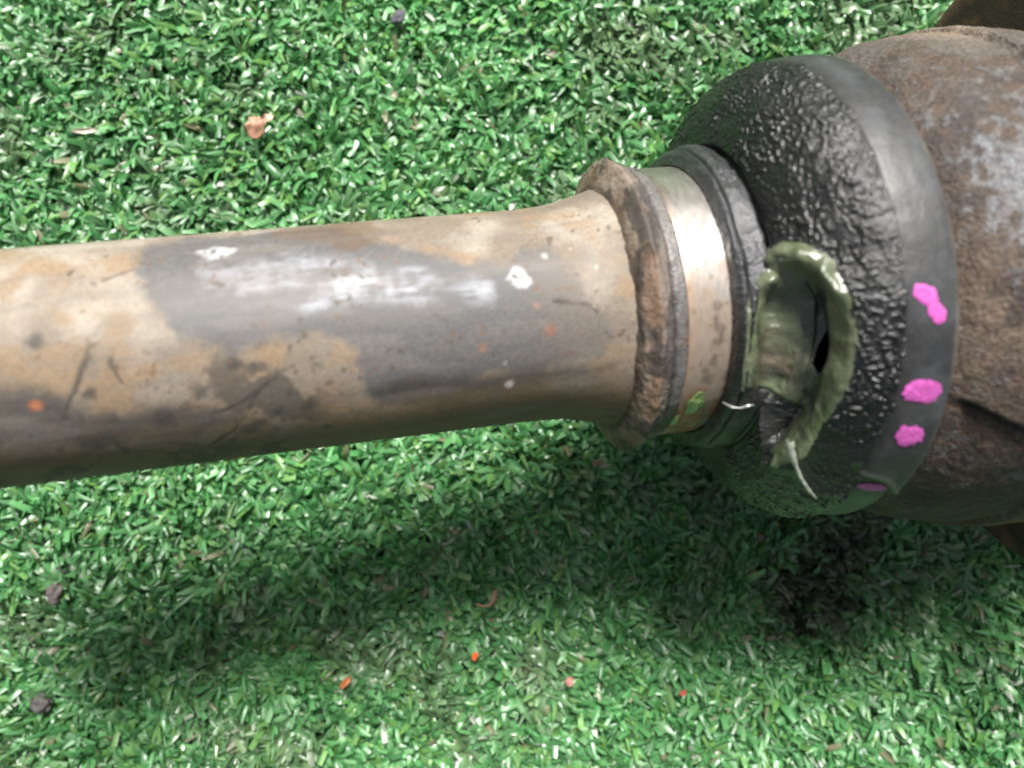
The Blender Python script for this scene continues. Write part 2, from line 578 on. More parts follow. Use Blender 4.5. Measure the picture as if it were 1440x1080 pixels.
    # chips of white paint, flecks of orange and red
    WH = ([(-63.2, 47.2), (-58.6, 50.0), (-54.6, 47.6), (-54.8, 42.5), (-59.2, 42.4)],
          [(-4.8, 14.3), (-2.9, 20.7), (-1.3, 18.7), (0.3, 12.0), (-1.0, 8.7), (-3.2, 10.4)])
    for q in WH:
        k = area(q, 0.9, 0.7, 1.1) * sst(0.25, 0.5, w3)
        c = mixc(c, (0.54, 0.53, 0.53), k * 0.9)
        R.disp += 0.08 * k
    for s, t, r in ((3.6, 24.6, 0.7), (9.0, 26.7, 0.5), (13.0, 15.0, 0.6), (-5.7, -38.8, 0.7), (-6.7, -27.0, 0.5)):
        d = np.hypot(U[:, 0] - s, U[:, 1] - t * mk)
        c = mixc(c, (0.55, 0.52, 0.49), 0.7 * sst(r * 1.3, r * 0.2, d + 1.4 * w2))
    for s, t, r, rgb in ((-89.9, -21.6, 1.0, (0.45, 0.16, 0.07)), (2.8, -12.8, 1.3, (0.26, 0.12, 0.08)),
                         (0.3, -0.2, 0.8, (0.28, 0.18, 0.15)), (-10.8, -17.8, 1.1, (0.30, 0.17, 0.11))):
        d = np.hypot(U[:, 0] - s, U[:, 1] - t * mk)
        c = mixc(c, rgb, 0.75 * sst(r * 1.5, r * 0.2, d + 1.6 * w2))
    R.disp += 0.05 * (1 - g) * (w3 - 0.5)
    C = np.concatenate([np.clip(c, 0, 1), np.clip(rough, 0.1, 1)[:, None]], 1)
    mesh_obj('shaft', R.xyz(), R.faces(), M_SHAFT, root, C, metal)


def build_collar():
    prof = [(18.6, 25.0), (19.4, 26.6), (20.5, 29.4), (21.3, 31.5), (21.9, 32.4), (22.5, 32.2), (25.0, 31.5), (25.3, 30.9), (25.6, 30.3),
            (26.0, 30.4), (27.9, 30.3), (28.4, 30.0), (28.6, 29.2)]
    R = Rev(prof, 110, thetas(460, 90), 0.13)
    p = R.ref
    w = fbm(p, 1 / 7.0, 101, 4) - 0.5
    f = fbm(p, 1 / 1.6, 104, 4) - 0.5
    face = sst(20.0, 21.5, R.s) * sst(26, 24.6, R.s)
    R.disp = (0.9 * w + 0.55 * f) * (1 - 0.5 * sst(25.5, 26, R.s))
    # the weld runs as a lumpy seam round the shaft side
    R.disp += 0.5 * np.exp(-((R.s - 20.2 - 1.2 * w) / 0.5) ** 2) * sst(30, -10, R.deg)
    R.disp -= 0.5 * sst(22.6, 24.0, R.s + 3 * w) * sst(26, 25, R.s)
    # a dinged groove across the ridge
    d, _, _ = seg_dist(np.stack([R.s, R.deg * 0.55], 1), [(21.3, 8), (22.6, 0), (23.8, -10), (23.0, -22)])
    R.disp -= 0.35 * np.exp(-(d / 0.6) ** 2)
    n = len(p)
    c = np.tile(np.array([[0.215, 0.165, 0.125]]), (n, 1))
    c = mixc(c, (0.17, 0.112, 0.075), sst(0.45, 0.62, fbm(p, 1 / 4.0, 108, 4)))
    c = mixc(c, (0.30, 0.25, 0.20), 0.7 * sst(0.5, 0.7, fbm(p, 1 / 6.0, 110, 4)))
    low = sst(25, -15, R.deg) * sst(-85, -60, R.deg)
    seam = np.exp(-((R.s - 21.4 - 2.5 * w) / 1.0) ** 2)
    c = mixc(c, (0.25, 0.15, 0.095), 0.7 * low * seam)
    c = mixc(c, (0.15, 0.135, 0.125), 0.6 * sst(22.3, 23, R.s))
    c = mixc(c, (0.055, 0.05, 0.048), 0.8 * sst(0.50, 0.62, fbm(p, 1 / 5.0, 115, 4) + 0.10 * sst(22.8, 24.8, R.s) * low))
    c = mixc(c, (0.20, 0.195, 0.19), 0.75 * sst(25.2, 26.0, R.s) * sst(0.35, 0.55, fbm(p, 1 / 5.0, 118, 3)))
    c = mixc(c, (0.07, 0.05, 0.035), 0.8 * np.exp(-((R.s - 19.3) / 0.45) ** 2))
    c = mixc(c, (0.05, 0.045, 0.04), 0.7 * np.exp(-((R.s - 25.6) / 0.3) ** 2))
    rough = 0.62 - 0.2 * sst(25.2, 26, R.s)
    C = np.concatenate([np.clip(c, 0, 1), rough[:, None]], 1)
    mesh_obj('collar', R.xyz(), R.faces(), M_RUST, root, C, 0.25 * sst(25.2, 26, R.s))


def build_band():
    prof = [(27.6, 29.3), (28.4, 29.75), (30, 29.85), (40, 29.9), (42, 29.4), (43, 24), (60, 22), (80, 22)]
    R = Rev(prof, 110, thetas(320, 60), 0.25)
    p = R.ref
    n = len(p)
    w = fbm(p, 1 / 5.0, 131, 4)
    c = np.tile(np.array([[0.60, 0.57, 0.53]]), (n, 1))
    stain = sst(18, -8, R.deg + 40 * (w - 0.5))
    c = mixc(c, (0.30, 0.225, 0.165), stain * 0.85)
    c = mixc(c, (0.34, 0.13, 0.06), 0.85 * sst(-34, -48, R.deg + 18 * (w - 0.5)) * sst(0.40, 0.55, fbm(p, 1 / 3.5, 135, 4)))
    c = mixc(c, (0.10, 0.08, 0.06), 0.6 * sst(0.56, 0.66, fbm(p, 1 / 2.6, 137, 4)) * stain)
    c = mixc(c, (0.45, 0.28, 0.17), 0.5 * sst(30.2, 28.8, R.s + 2 * (w - 0.5)))
    scr = vnoise(p * np.array([[1, 0.06, 0.06]]), 1 / 0.35, 139)
    c = mixc(c, (0.36, 0.31, 0.26), 0.55 * sst(0.62, 0.85, scr))
    c = mixc(c, (0.22, 0.12, 0.07), 0.7 * sst(0.70, 0.80, fbm(p, 1 / 1.0, 140, 3)))
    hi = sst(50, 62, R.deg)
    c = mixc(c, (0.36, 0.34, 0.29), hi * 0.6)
    rough = 0.34 + 0.18 * stain
    metal = 0.85 - 0.5 * stain
    inside = sst(40.5, 41.5, R.s)
    c = mixc(c, (0.02, 0.02, 0.015), inside)
    metal = metal * (1 - inside)
    C = np.concatenate([c, rough[:, None]], 1)
    o = mesh_obj('seal_band', R.xyz(), R.faces(), M_BAND, root, C, metal)
    tag(o, 'bare shiny steel band between rusty collar and boot')
    return o


BOOT = [(37.2, 30.2), (37.5, 32.4), (38.4, 33.5), (41, 34.1), (43.2, 34.2), (43.9, 33.6), (44.4, 34.2), (45.6, 38.2),
        (47.7, 42.8), (50.8, 46.7), (54, 49.3), (56.6, 50.6), (59.0, 51.4), (59.6, 50.2)]
KQ = 0.70
TRENCH = arc([(15.0, -7.5), (16.3, -15.4), (17.0, -22.1), (16.4, -33.3), (14.8, -47.1), (13.5, -64.0)], KQ)
HOLE = arc([(16.6, -16.5), (18.8, -18.4), (19.2, -21.8), (18.2, -25.4), (16.6, -30.0), (15.3, -27.0), (15.5, -21.0)], KQ)
GREASE = arc([(8.9, 3.8), (11.2, 8.0), (14.5, 9.2), (18.0, 7.5), (22.0, 2.0), (25.0, -5.8), (26.3, -13.1), (26.1, -19.7), (25.2, -26.7),
              (24.2, -33.3), (23.4, -40.5), (22.8, -49.1), (21.4, -58.6), (16.6, -66), (13.2, -56), (9.0, -45.8),
              (4.9, -38.6), (3.9, -25.3), (4.9, -11.1), (6.3, -2.2)], KQ)

# what the grease itself covers: bare rubber shows along the lower neck side of the split
COVER = arc([(8.9, 3.8), (11.2, 8.0), (14.5, 9.2), (18.0, 7.5), (22.0, 2.0), (25.0, -5.8), (26.3, -13.1), (26.1, -19.7), (25.2, -26.7),
             (24.2, -33.3), (23.4, -40.5), (22.8, -49.1), (21.4, -58.6), (18.4, -65), (16.2, -60), (15.6, -50), (14.6, -44.5),
             (9.5, -42.5), (4.9, -37.6), (3.9, -25.3), (4.9, -11.1), (6.3, -2.2)], KQ)


def tear_shape(R):
    """dent of the split in the boot: a trench with a swollen lip on the joint side"""
    U = np.stack([R.l, R.deg * KQ], 1)
    near = (np.abs(R.deg + 28) < 60)
    d, side, al = seg_dist(U, TRENCH)
    left = side > 0                                 # towards the neck
    w = fbm(R.ref, 1 / 5.0, 151, 2) - 0.5
    fade = sst(1.0, 0.75, al) * 0.55 + 0.45
    inner = np.maximum(-poly_sdf(U, GREASE), 0.0)
    f = inner / (inner + d + 0.35)
    out = -7.2 * f ** 1.0 * fade * (1 + 0.5 * w)
    # swollen, slightly raised edge all round the split
    out += 0.4 * np.exp(-((poly_sdf(U, GREASE) + 0.2) / 1.5) ** 2)
    return np.where(near, out, 0.0), U, d


def neck_wobble(R):
    return 1.1 * (fbm(R.ref, 1 / 6.0, 161, 3) - 0.5) * sst(0.0, 2.0, R.l) + 0.3 * (fbm(R.ref, 1 / 2.0, 162, 2) - 0.5) * sst(11, 9, R.l)


BOOT_TH = np.concatenate([np.linspace(-1.55, 0.4, 620), np.linspace(0.4, 1.85, 260)[1:],
                          np.linspace(1.85, 2 * math.pi - 1.55, 202)[1:-1]])


def build_boot():
    R = Rev(BOOT, 235, BOOT_TH, 0.28)
    p = R.ref
    t, U, d = tear_shape(R)
    on_neck = sst(10.3, 9.2, R.l)
    # crease where the neck folds into the bell, deeper towards the tear
    cl = 9.9 + 1.1 * (fbm(p, 1 / 12.0, 171, 2) - 0.5)
    crease = np.exp(-((R.l - cl) / 0.38) ** 2)
    R.disp = t + neck_wobble(R) - 2.6 * crease * sst(78, 66, R.deg) * sst(0, 12, R.deg) - 0.4 * crease
    # second fine fold near the outer edge of the neck
    f2 = np.exp(-((R.l - 4.0 - 1.5 * (fbm(p, 1 / 10.0, 172, 2) - 0.5)) / 0.35) ** 2)
    R.disp -= 0.8 * f2 * sst(0.35, 0.55, fbm(p, 1 / 9.0, 173, 2) + 0.15)
    # gritty relief baked into the bell
    bell = sst(10.2, 12.0, R.l)
    grit = sst(0.35, 0.95, vnoise(p, 1 / 0.62, 174)) + 0.35 * vnoise(p, 1 / 0.33, 175) - 0.4
    grit *= 0.65 + 0.75 * sst(0.3, 0.65, fbm(p, 1 / 9.0, 182, 3))
    R.disp += bell * 0.34 * grit + (1 - bell) * 0.10 * grit
    R.disp += bell * 0.5 * (fbm(p, 1 / 7.0, 176, 3) - 0.5)
    n = len(p)
    c = np.tile(np.array([[0.006, 0.0063, 0.0066]]), (n, 1))
    dusty = sst(0.48, 0.68, fbm(p, 1 / 8.0, 177, 4)) * sst(-30, -60, R.deg)
    c = mixc(c, (0.03, 0.031, 0.03), dusty)
    scr = vnoise(p * np.array([[1, 0.2, 0.2]]), 1 / 0.5, 178)
    c = mixc(c, (0.045, 0.047, 0.051), on_neck * sst(-30, 8, R.deg) * (0.55 + 0.45 * sst(0.4, 0.8, scr)))  # scratched neck painted greyer above, standing in for its reflection
    rough = 0.42 + 0.12 * fbm(p, 1 / 5.0, 179, 2) + 0.06 * on_neck + 0.12 * dusty
    C = np.concatenate([c, rough[:, None]], 1)
    X = R.xyz()
    F = R.faces()
    hole = poly_sdf(U, HOLE) + 0.5 * (fbm(p, 1 / 1.5, 180, 2) - 0.5) < 0.2
    hole &= np.abs(R.deg + 25) < 40
    F = F[~hole[F].any(1)]
    o = mesh_obj('rubber_boot', X, F, M_RUBBER, root, C)
    tag(o, 'split black rubber boot smeared with grease')
    return o


def build_grease(boot):
    R = Rev(BOOT, 240, np.linspace(math.radians(-72), math.radians(16), 420), 0.28)
    p = R.ref
    t, U, d = tear_shape(R)
    sd = poly_sdf(U, COVER) + 3.0 * (fbm(p, 1 / 5.5, 191, 2) - 0.5)
    thick = 0.7 * sst(0.4, -1.6, sd) - 0.5
    lump = fbm(p, 1 / 4.5, 193, 2) - 0.5
    thick += sst(0, -2.5, sd) * (0.7 * lump + (0.06 + 0.2 * sst(-12, -2, R.deg)) * (fbm(p, 1 / 1.6, 195, 2) - 0.5))
    # grease piled up a little inside the edge and over the top of the split
    thick += 0.3 * np.exp(-((sd + 2.2) / 1.6) ** 2)
    thick += 0.8 * np.exp(-((U[:, 0] - 14.0) / 4.2) ** 2 - ((R.deg - 0.5) / 4.6) ** 2)
    wet = sst(0.5, -1.2, sd)
    thick += 1.0 * (vnoise(p, 1 / 3.4, 198) - 0.5) * np.exp(-((R.deg - 0.0) / 8.0) ** 2) * wet
    thick += 0.5 * (vnoise(p, 1 / 3.6, 194) - 0.5) * wet
    # folds hanging down the neck-side wall
    pleat = vnoise(np.stack([R.l * 1.0, R.deg * 0.12, 0 * R.l], 1), 1 / 1.5, 192) - 0.5
    thick += 1.1 * pleat * sst(15.5, 13.0, R.l) * sst(-4, -14, R.deg) * wet
    # the roll parts in a seam above the hole
    thick -= 0.9 * np.exp(-((U[:, 0] - 15.2 - 0.2 * (R.deg + 5)) / 0.7) ** 2) * sst(3, -1, R.deg) * sst(-16, -10, R.deg)
    # rounded bead of grease along the upper joint-side edge, and a gob on the neck side
    bd, _, _ = seg_dist(U, arc([(12.5, 5.0), (17.0, 3.6), (20.6, -0.5), (22.6, -5.0)], KQ))
    thick += 1.9 * np.exp(-(bd / 2.4) ** 2) * sst(0.9, -1.6, sd)
    thick += 2.3 * np.exp(-((U[:, 0] - 8.8) / 2.3) ** 2 - ((U[:, 1] + 1.2) / 2.6) ** 2) * sst(0.9, -1.6, sd)
    for l0, d0, h0, r0 in ((11.0, 3.6, 1.3, 1.8), (17.6, 3.0, 1.4, 1.9), (21.0, -1.5, 1.2, 1.7), (14.2, 5.6, 0.9, 1.5)):
        q_ = np.hypot(U[:, 0] - l0, U[:, 1] - d0 * KQ) + 1.2 * lump
        thick += h0 * np.exp(-(q_ / r0) ** 2) * sst(0.9, -1.2, sd)
    bd2, _, _ = seg_dist(U, arc([(23.0, -26.0), (21.0, -38.0), (19.6, -47.0), (18.6, -56.0)], KQ))
    thick += 0.45 * np.exp(-(bd2 / 1.8) ** 2) * sst(0.9, -1.6, sd)
    thick = np.maximum(thick, 0.75 * wet - 0.5)
    R.disp = t + neck_wobble(R) + thick + 0.15
    n = len(p)
    c = np.tile(np.array([[0.112, 0.134, 0.074]]), (n, 1))
    c = mixc(c, (0.24, 0.30, 0.16), 0.9 * sst(0.42, 0.7, fbm(p, 1 / 5.0, 197, 3)) * sst(-20, -50, R.deg))
    c = mixc(c, (0.03, 0.036, 0.019), 0.93 * sst(5.2, 1.2, d + 4.0 * lump))  # recess shade painted in, darkening the grease towards the trench
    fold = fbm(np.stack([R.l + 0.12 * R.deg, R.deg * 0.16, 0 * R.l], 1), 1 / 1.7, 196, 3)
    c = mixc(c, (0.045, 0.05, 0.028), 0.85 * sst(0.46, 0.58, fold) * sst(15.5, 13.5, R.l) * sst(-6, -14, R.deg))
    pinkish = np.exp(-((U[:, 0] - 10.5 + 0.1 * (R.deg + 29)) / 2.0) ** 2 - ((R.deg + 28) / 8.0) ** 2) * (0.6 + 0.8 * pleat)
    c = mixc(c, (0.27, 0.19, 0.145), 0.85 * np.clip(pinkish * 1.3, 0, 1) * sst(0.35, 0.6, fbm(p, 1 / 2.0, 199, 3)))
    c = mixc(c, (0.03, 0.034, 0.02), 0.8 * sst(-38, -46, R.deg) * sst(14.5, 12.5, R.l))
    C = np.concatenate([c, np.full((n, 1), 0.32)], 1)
    F = grid_faces(R.n, R.m, False)
    hole = poly_sdf(U, HOLE) + 0.7 * (fbm(p, 1 / 1.8, 181, 2) - 0.5) < 0.1
    bad = hole | (sd > 1.2) | (R.l < 2.8)
    F = F[~bad[F].any(1)]
    X = R.xyz()
    keep = np.zeros(n, bool)
    keep[F.ravel()] = True
    idx = np.cumsum(keep) - 1
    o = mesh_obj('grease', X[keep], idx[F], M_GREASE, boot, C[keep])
    tag(o, 'glossy olive green grease oozing from the split in the boot')


def surf_point(l, deg, lift=0.0):
    L, s, r = resample(BOOT, 235, 0.28)
    ss, rr = np.interp(l, L, s), np.interp(l, L, r)
    t = math.radians(deg)
    return np.array([ss - lift * 0.6, (rr + lift * 0.8) * math.sin(t) + float(sag(ss)), (rr + lift * 0.8) * math.cos(t)])


def tube(name, pts, radii, mat, parent, rgba, sides=10, n=40, seed=0):
    pts = np.asarray(pts, float)
    L = np.r_[0, np.cumsum(np.linalg.norm(np.diff(pts, axis=0), axis=1))]
    u = np.linspace(0, L[-1], n)
    P = np.stack([np.interp(u, L, pts[:, k]) for k in range(3)], 1)
    ker = np.array([1, 2, 3, 2, 1]) / 9
    for k in range(3):
        e = np.r_[2 * P[0, k] - P[2:0:-1, k], P[:, k], 2 * P[-1, k] - P[-2:-4:-1, k]]
        P[:, k] = np.convolve(e, ker, 'valid')
    r = np.interp(u, np.linspace(0, L[-1], len(radii)), radii)
    r = r * (0.8 + 0.4 * vnoise(P, 1 / 0.9, seed))
    T = np.gradient(P, axis=0)
    T /= np.linalg.norm(T, axis=1)[:, None]
    A = np.cross(T, [0.3, 0.2, 1.0])
    A /= np.linalg.norm(A, axis=1)[:, None]
    B = np.cross(T, A)
    th = np.linspace(0, 2 * math.pi, sides, endpoint=False)
    V = P[:, None] + r[:, None, None] * (np.cos(th)[None, :, None] * A[:, None] + np.sin(th)[None, :, None] * B[:, None])
    C = np.tile(np.array([rgba], float), (n * sides, 1))
    return mesh_obj(name, V.reshape(-1, 3), grid_faces(n, sides, True), mat, parent, C)


def build_rim(boot):
    prof = [(57.0, 49.0), (57.4, 50.3), (58.8, 51.5), (61, 52.1), (64, 52.6), (66.8, 52.9), (68.0, 52.9), (68.8, 52.2), (69.2, 50.2), (69.2, 42)]
    R = Rev(prof, 95, thetas(460, 100), 0.3)
    p = R.ref
    n = len(p)
    w = fbm(p, 1 / 10.0, 211, 3) - 0.5
    R.disp = 0.5 * w + 0.08 * (fbm(p, 1 / 1.5, 213, 3) - 0.5)
    # moulding step: below it the rim is a little thinner
    edge = R.deg + 50 + 1.1 * (R.s - 63) * sst(58, 70, R.s) + 2.0 * np.sin((R.s - 58) / 6)
    R.disp -= 1.5 * sst(0.6, -0.6, edge) * sst(-140, -120, R.deg)
    R.disp += 0.2 * np.exp(-((edge - 1.2) / 0.9) ** 2)
    # fine moulded serration along the lower edge
    R.disp += 0.14 * np.sin(R.t * 150) * sst(-55, -65, R.deg) * np.exp(-((R.s - 59.5) / 1.2) ** 2)
    c = np.tile(np.array([[0.028, 0.0295, 0.0315]]), (n, 1))
    c = mixc(c, (0.058, 0.062, 0.067), sst(0.42, 0.65, fbm(p, 1 / 6.0, 215, 4)))
    c = mixc(c, (0.018, 0.0185, 0.019), 0.92 * sst(63.4, 57.8, R.s + 7 * w + 2.5 * (fbm(p, 1 / 1.4, 214, 3) - 0.5)))
    c = mixc(c, (0.04, 0.04, 0.038), 0.6 * sst(0.5, 0.65, fbm(p, 1 / 3.0, 217, 4)))
    c = mixc(c, (0.20, 0.17, 0.13), 0.6 * sst(67.2, 69, R.s + 2 * w))
    c = mixc(c, (0.22, 0.22, 0.2), 0.6 * np.exp(-((edge - 1.0) / 0.7) ** 2) * sst(-60, -56, R.deg + 10))  # edge highlight of the step painted in as a pale line
    rough = 0.50 + 0.1 * fbm(p, 1 / 4.0, 219, 2)
    C = np.concatenate([c, rough[:, None]], 1)
    o = mesh_obj('boot_rim', R.xyz(), R.faces(), M_RIM, boot, C)
    tag(o, 'smooth grey dusty outer rim of the boot')
    L, S, Rr = resample(prof, 170, 0.3)
    m = len(thetas(700, 160))

    # hand dabbed paint marks lying on the rim
    def dab(s0, d0, hs, hd, skew, seed):
        k = 44
        hs, hd = hs * 0.93, hd * 0.9
        a, b = np.meshgrid(np.linspace(-1, 1, k), np.linspace(-1, 1, k), indexing='ij')
        ss = s0 + hs * a.ravel() + skew[0] * b.ravel()
        dd = d0 + hd * b.ravel() + skew[1] * a.ravel()
        rad = np.hypot(a, b).ravel()
        q = np.stack([ss, dd * 0.9, np.full_like(ss, seed * 3.0)], 1)
        e = rad + 0.7 * (fbm(q, 1 / 2.2, 231 + seed, 3) - 0.5) + 0.16 * (vnoise(q, 1 / 0.5, 238) - 0.5)
        rr = np.interp(ss, S, Rr)
        # sit on the real displaced surface of the rim
        qs = np.stack([ss, rr * np.sin(np.radians(dd)) + sag(ss), rr * np.cos(np.radians(dd))], 1)
        ed = dd + 50 + 1.1 * (ss - 63) * sst(58, 70, ss) + 2.0 * np.sin((ss - 58) / 6)
        h = 0.5 * (fbm(qs, 1 / 10.0, 211, 3) - 0.5) - 1.5 * sst(0.6, -0.6, ed) + 0.2 * np.exp(-((ed - 1.2) / 0.9) ** 2)
        rr = rr + h + 0.16 + 0.12 * sst(1.0, 0.6, e)
        V = np.stack([ss, rr * np.sin(np.radians(dd)) + sag(ss), rr * np.cos(np.radians(dd))], 1)
        F = grid_faces(k, k, False)
        F = F[~(e > 0.98)[F].any(1)]
        keep = np.zeros(len(V), bool)
        keep[F.ravel()] = True
        idx = np.cumsum(keep) - 1
        mesh_obj('paint_mark', V[keep], idx[F], M_PINK, boot)
    dab(62.0, -7.0, 2.4, 2.3, (0.3, -1.0), 1)
    dab(63.9, -10.4, 1.7, 2.4, (0.2, -0.8), 2)
    dab(63.0, -26.2, 4.0, 3.0, (0.0, 0.2), 3)
    dab(63.0, -36.5, 3.4, 3.2, (0.0, -0.6), 4)
    dab(63.4, -56.0, 3.8, 2.0, (0.0, -0.4), 5)


def build_housing():
    prof = [(66, 43), (71, 46.5), (74.5, 50.2), (80, 54.0), (86, 56.6), (92, 58.0), (99, 58.8), (108, 59.0), (118, 58), (128, 55), (136, 50), (139, 46), (152, 46)]
    R = Rev(prof, 170, thetas(500, 80, 2.1), 0.8)
    p = R.ref
    n = len(p)
    w = fbm(p, 1 / 14.0, 251, 4) - 0.5
    pitn = fbm(p, 1 / 1.5, 253, 4) - 0.5
    R.disp = 1.2 * w + 0.45 * pitn
    # lower lobe of the casting, set back behind a crack-like step
    edge = R.deg + 31.5 + 0.35 * (R.s - 75) + 3.0 * w
    lobe = sst(0.5, -0.5, edge) * sst(-150, -130, R.deg)
    R.disp -= 1.8 * lobe * sst(73, 76, R.s)
    R.disp -= 1.0 * np.exp(-((edge) / 0.7) ** 2) * sst(73, 76, R.s)
    # three broad lobes, and a turned lip where the casting steps up towards the flange
    R.disp += 1.6 * np.cos(np.radians(3 * (R.deg + 12))) * sst(78, 92, R.s)
    R.disp += 1.3 * sst(100.2, 101.2, R.s + 6 * w) - 0.9 * np.exp(-((R.s + 6 * w - 99.8) / 0.8) ** 2)
    # blunt swelling of the nearest lobe
    R.disp += 1.8 * np.exp(-((R.deg + 16) / 15) ** 2) * sst(80, 96, R.s)
    c = np.tile(np.array([[0.105, 0.078, 0.06]]), (n, 1))
    c = mixc(c, (0.075, 0.06, 0.052), sst(0.42, 0.6, fbm(p, 1 / 5.0, 256, 5)))
    c = mixc(c, (0.15, 0.09, 0.06), 0.5 * sst(0.53, 0.66, fbm(p, 1 / 2.2, 259, 5)))
    top = np.exp(-((R.deg - 18) / 20) ** 2)
    c = mixc(c, (0.20, 0.21, 0.22), 0.6 * sst(0.545, 0.60, 0.75 * fbm(p, 1 / 1.5, 262, 5) + 0.25 * fbm(p, 1 / 9.0, 263, 3) + 0.10 * top - 0.07))
    c = mixc(c, (0.23, 0.17, 0.125), 0.65 * np.exp(-((R.deg + 12) / 17) ** 2) * sst(0.38, 0.58, fbm(p, 1 / 4.0, 265, 5)))
    c = mixc(c, (0.16, 0.145, 0.13), 0.6 * sst(28, 45, R.deg) * sst(0.4, 0.6, fbm(p, 1 / 9.0, 268, 3)))
    c = mixc(c, (0.022, 0.018, 0.015), 0.9 * np.exp(-(edge / 0.8) ** 2) * sst(73, 76, R.s))
    c = mixc(c, (0.30, 0.19, 0.12), 0.7 * sst(96, 110, R.s + 14 * w) * sst(-40, -60, R.deg))
    c *= 0.72
    c = mixc(c, (0.26, 0.20, 0.15), 0.6 * sst(52, 68, R.deg + 20 * w) * sst(84, 96, R.s))
    patch = np.exp(-((R.deg - 14) / 12) ** 2 - ((R.s - 80.5) / 5) ** 2)
    c = mixc(c, (0.24, 0.26, 0.28), 0.55 * sst(0.64, 0.76, patch * 0.45 + 0.75 * fbm(p, 1 / 1.8, 272, 5)))
    rough = 0.66 + 0.2 * fbm(p, 1 / 3.0, 270, 2) - 0.06 * top
    C = np.concatenate([np.clip(c, 0, 1), np.clip(rough, 0, 1)[:, None]], 1)
    o = mesh_obj('joint_housing', R.xyz(), R.faces(), M_HOUSING, root, C)
    tag(o, 'pitted rusty brown cast housing of the joint')
    # big flange behind it, standing on the turf
    prof = [(146, 20), (146.2, 82), (147.2, 86.5), (149, 88), (156, 88), (158, 86.5), (159, 82), (160, 55), (163, 52), (225, 50), (230, 46), (231, 15)]  # profile runs on past the flange, unseen, added to lengthen its shadow
    R = Rev(prof, 110, thetas(160, 140, math.pi / 2), 0.4)
    p = R.ref
    n = len(p)
    w = fbm(p, 1 / 12.0, 281, 4) - 0.5
    R.disp = 0.8 * w + 0.3 * (fbm(p, 1 / 2.0, 283, 3) - 0.5)
    # the underside is cut back to a flat foot that stands on the turf
    flat = 62.0 / np.maximum(-np.cos(R.t), 0.25)
    R.r = np.where(np.cos(R.t) < 0, np.minimum(R.r, flat), R.r)
    c = np.tile(np.array([[0.075, 0.046, 0.035]]), (n, 1))
    c = mixc(c, (0.05, 0.035, 0.03), sst(0.42, 0.62, fbm(p, 1 / 9.0, 285, 4)))
    c = mixc(c, (0.22, 0.12, 0.07), 0.6 * sst(0.52, 0.66, fbm(p, 1 / 5.0, 287, 4)))
    C = np.concatenate([c, np.full((n, 1), 0.65)], 1)
    o = mesh_obj('hub_flange', R.xyz(), R.faces(), M_RUST, root, C)
    o.location.y = 6.5 * MM
    tag(o, 'dark reddish brown flange behind the housing')


def smear(name, s0, d0, hs, hd, rad, rgba, seed, parent, label=None):
    """a dab of grease on a cylinder of radius rad"""
    k = 34
    a, b = np.meshgrid(np.linspace(-1, 1, k), np.linspace(-1, 1, k), indexing='ij')
    ss, dd = s0 + hs * a.ravel(), d0 + hd * b.ravel()
    q = np.stack([ss, dd * 0.5, np.full_like(ss, seed)], 1)
    e = np.hypot(a, b).ravel() + 0.9 * (fbm(q, 1 / 1.7, 300 + seed, 3) - 0.5)
    rr = rad + 0.05 + 0.5 * sst(1.0, 0.3, e) * (0.4 + vnoise(q, 1 / 1.2, seed))
    V = np.stack([ss, rr * np.sin(np.radians(dd)), rr * np.cos(np.radians(dd))], 1)
    F = grid_faces(k, k, False)
    F = F[~(e > 1.0)[F].any(1)]
    keep = np.zeros(len(V), bool)
    keep[F.ravel()] = True
    idx = np.cumsum(keep) - 1
    C = np.tile(np.array([rgba], float), (int(keep.sum()), 1))
    return mesh_obj(name, V[keep], idx[F], M_GREASE, parent, C)


build_shaft()
build_collar()
band = build_band()
boot = build_boot()
build_rim(boot)
build_grease(boot)
build_housing()
smear('grease_smear', 31.9, -50.0, 2.2, 7.5, 29.9, (0.17, 0.25, 0.075, 0.25), 1, band)
smear('grease_smear', 28.9, -60.0, 1.0, 4.5, 30.0, (0.15, 0.21, 0.07, 0.25), 2, band)
tube('grease_strand', [surf_point(l, d, 0.5) for l, d in [(18.4, -48.5), (19.6, -51.5), (21.8, -55.1), (24.0, -58.0), (26.6, -60.7), (29.0, -62.6)]],
     [0.8, 0.9, 0.45, 0.4, 0.5, 0.25], M_GREASE, boot, (0.33, 0.36, 0.29, 0.15), seed=4)  # grease thread, its white highlight put into the pale colour
tube('grease_strand', [surf_point(l, d, 0.35) for l, d in [(0.9, -47.8), (3.3, -46.6), (5.0, -46.4), (6.7, -45.2), (8.6, -44.6)]],
     [0.15, 0.32, 0.2, 0.35, 0.15], M_GREASE, boot, (0.26, 0.27, 0.25, 0.15), seed=5)  # thin thread coloured pale for the edge highlight under the neck

# ------------------------------------------------------------------ litter lying in the turf
GP = 0.2330                                              # millimetres per photo pixel at the blade tips


def spot(px, py):
    return ((px - 720) * GP, (540 - py) * GP)


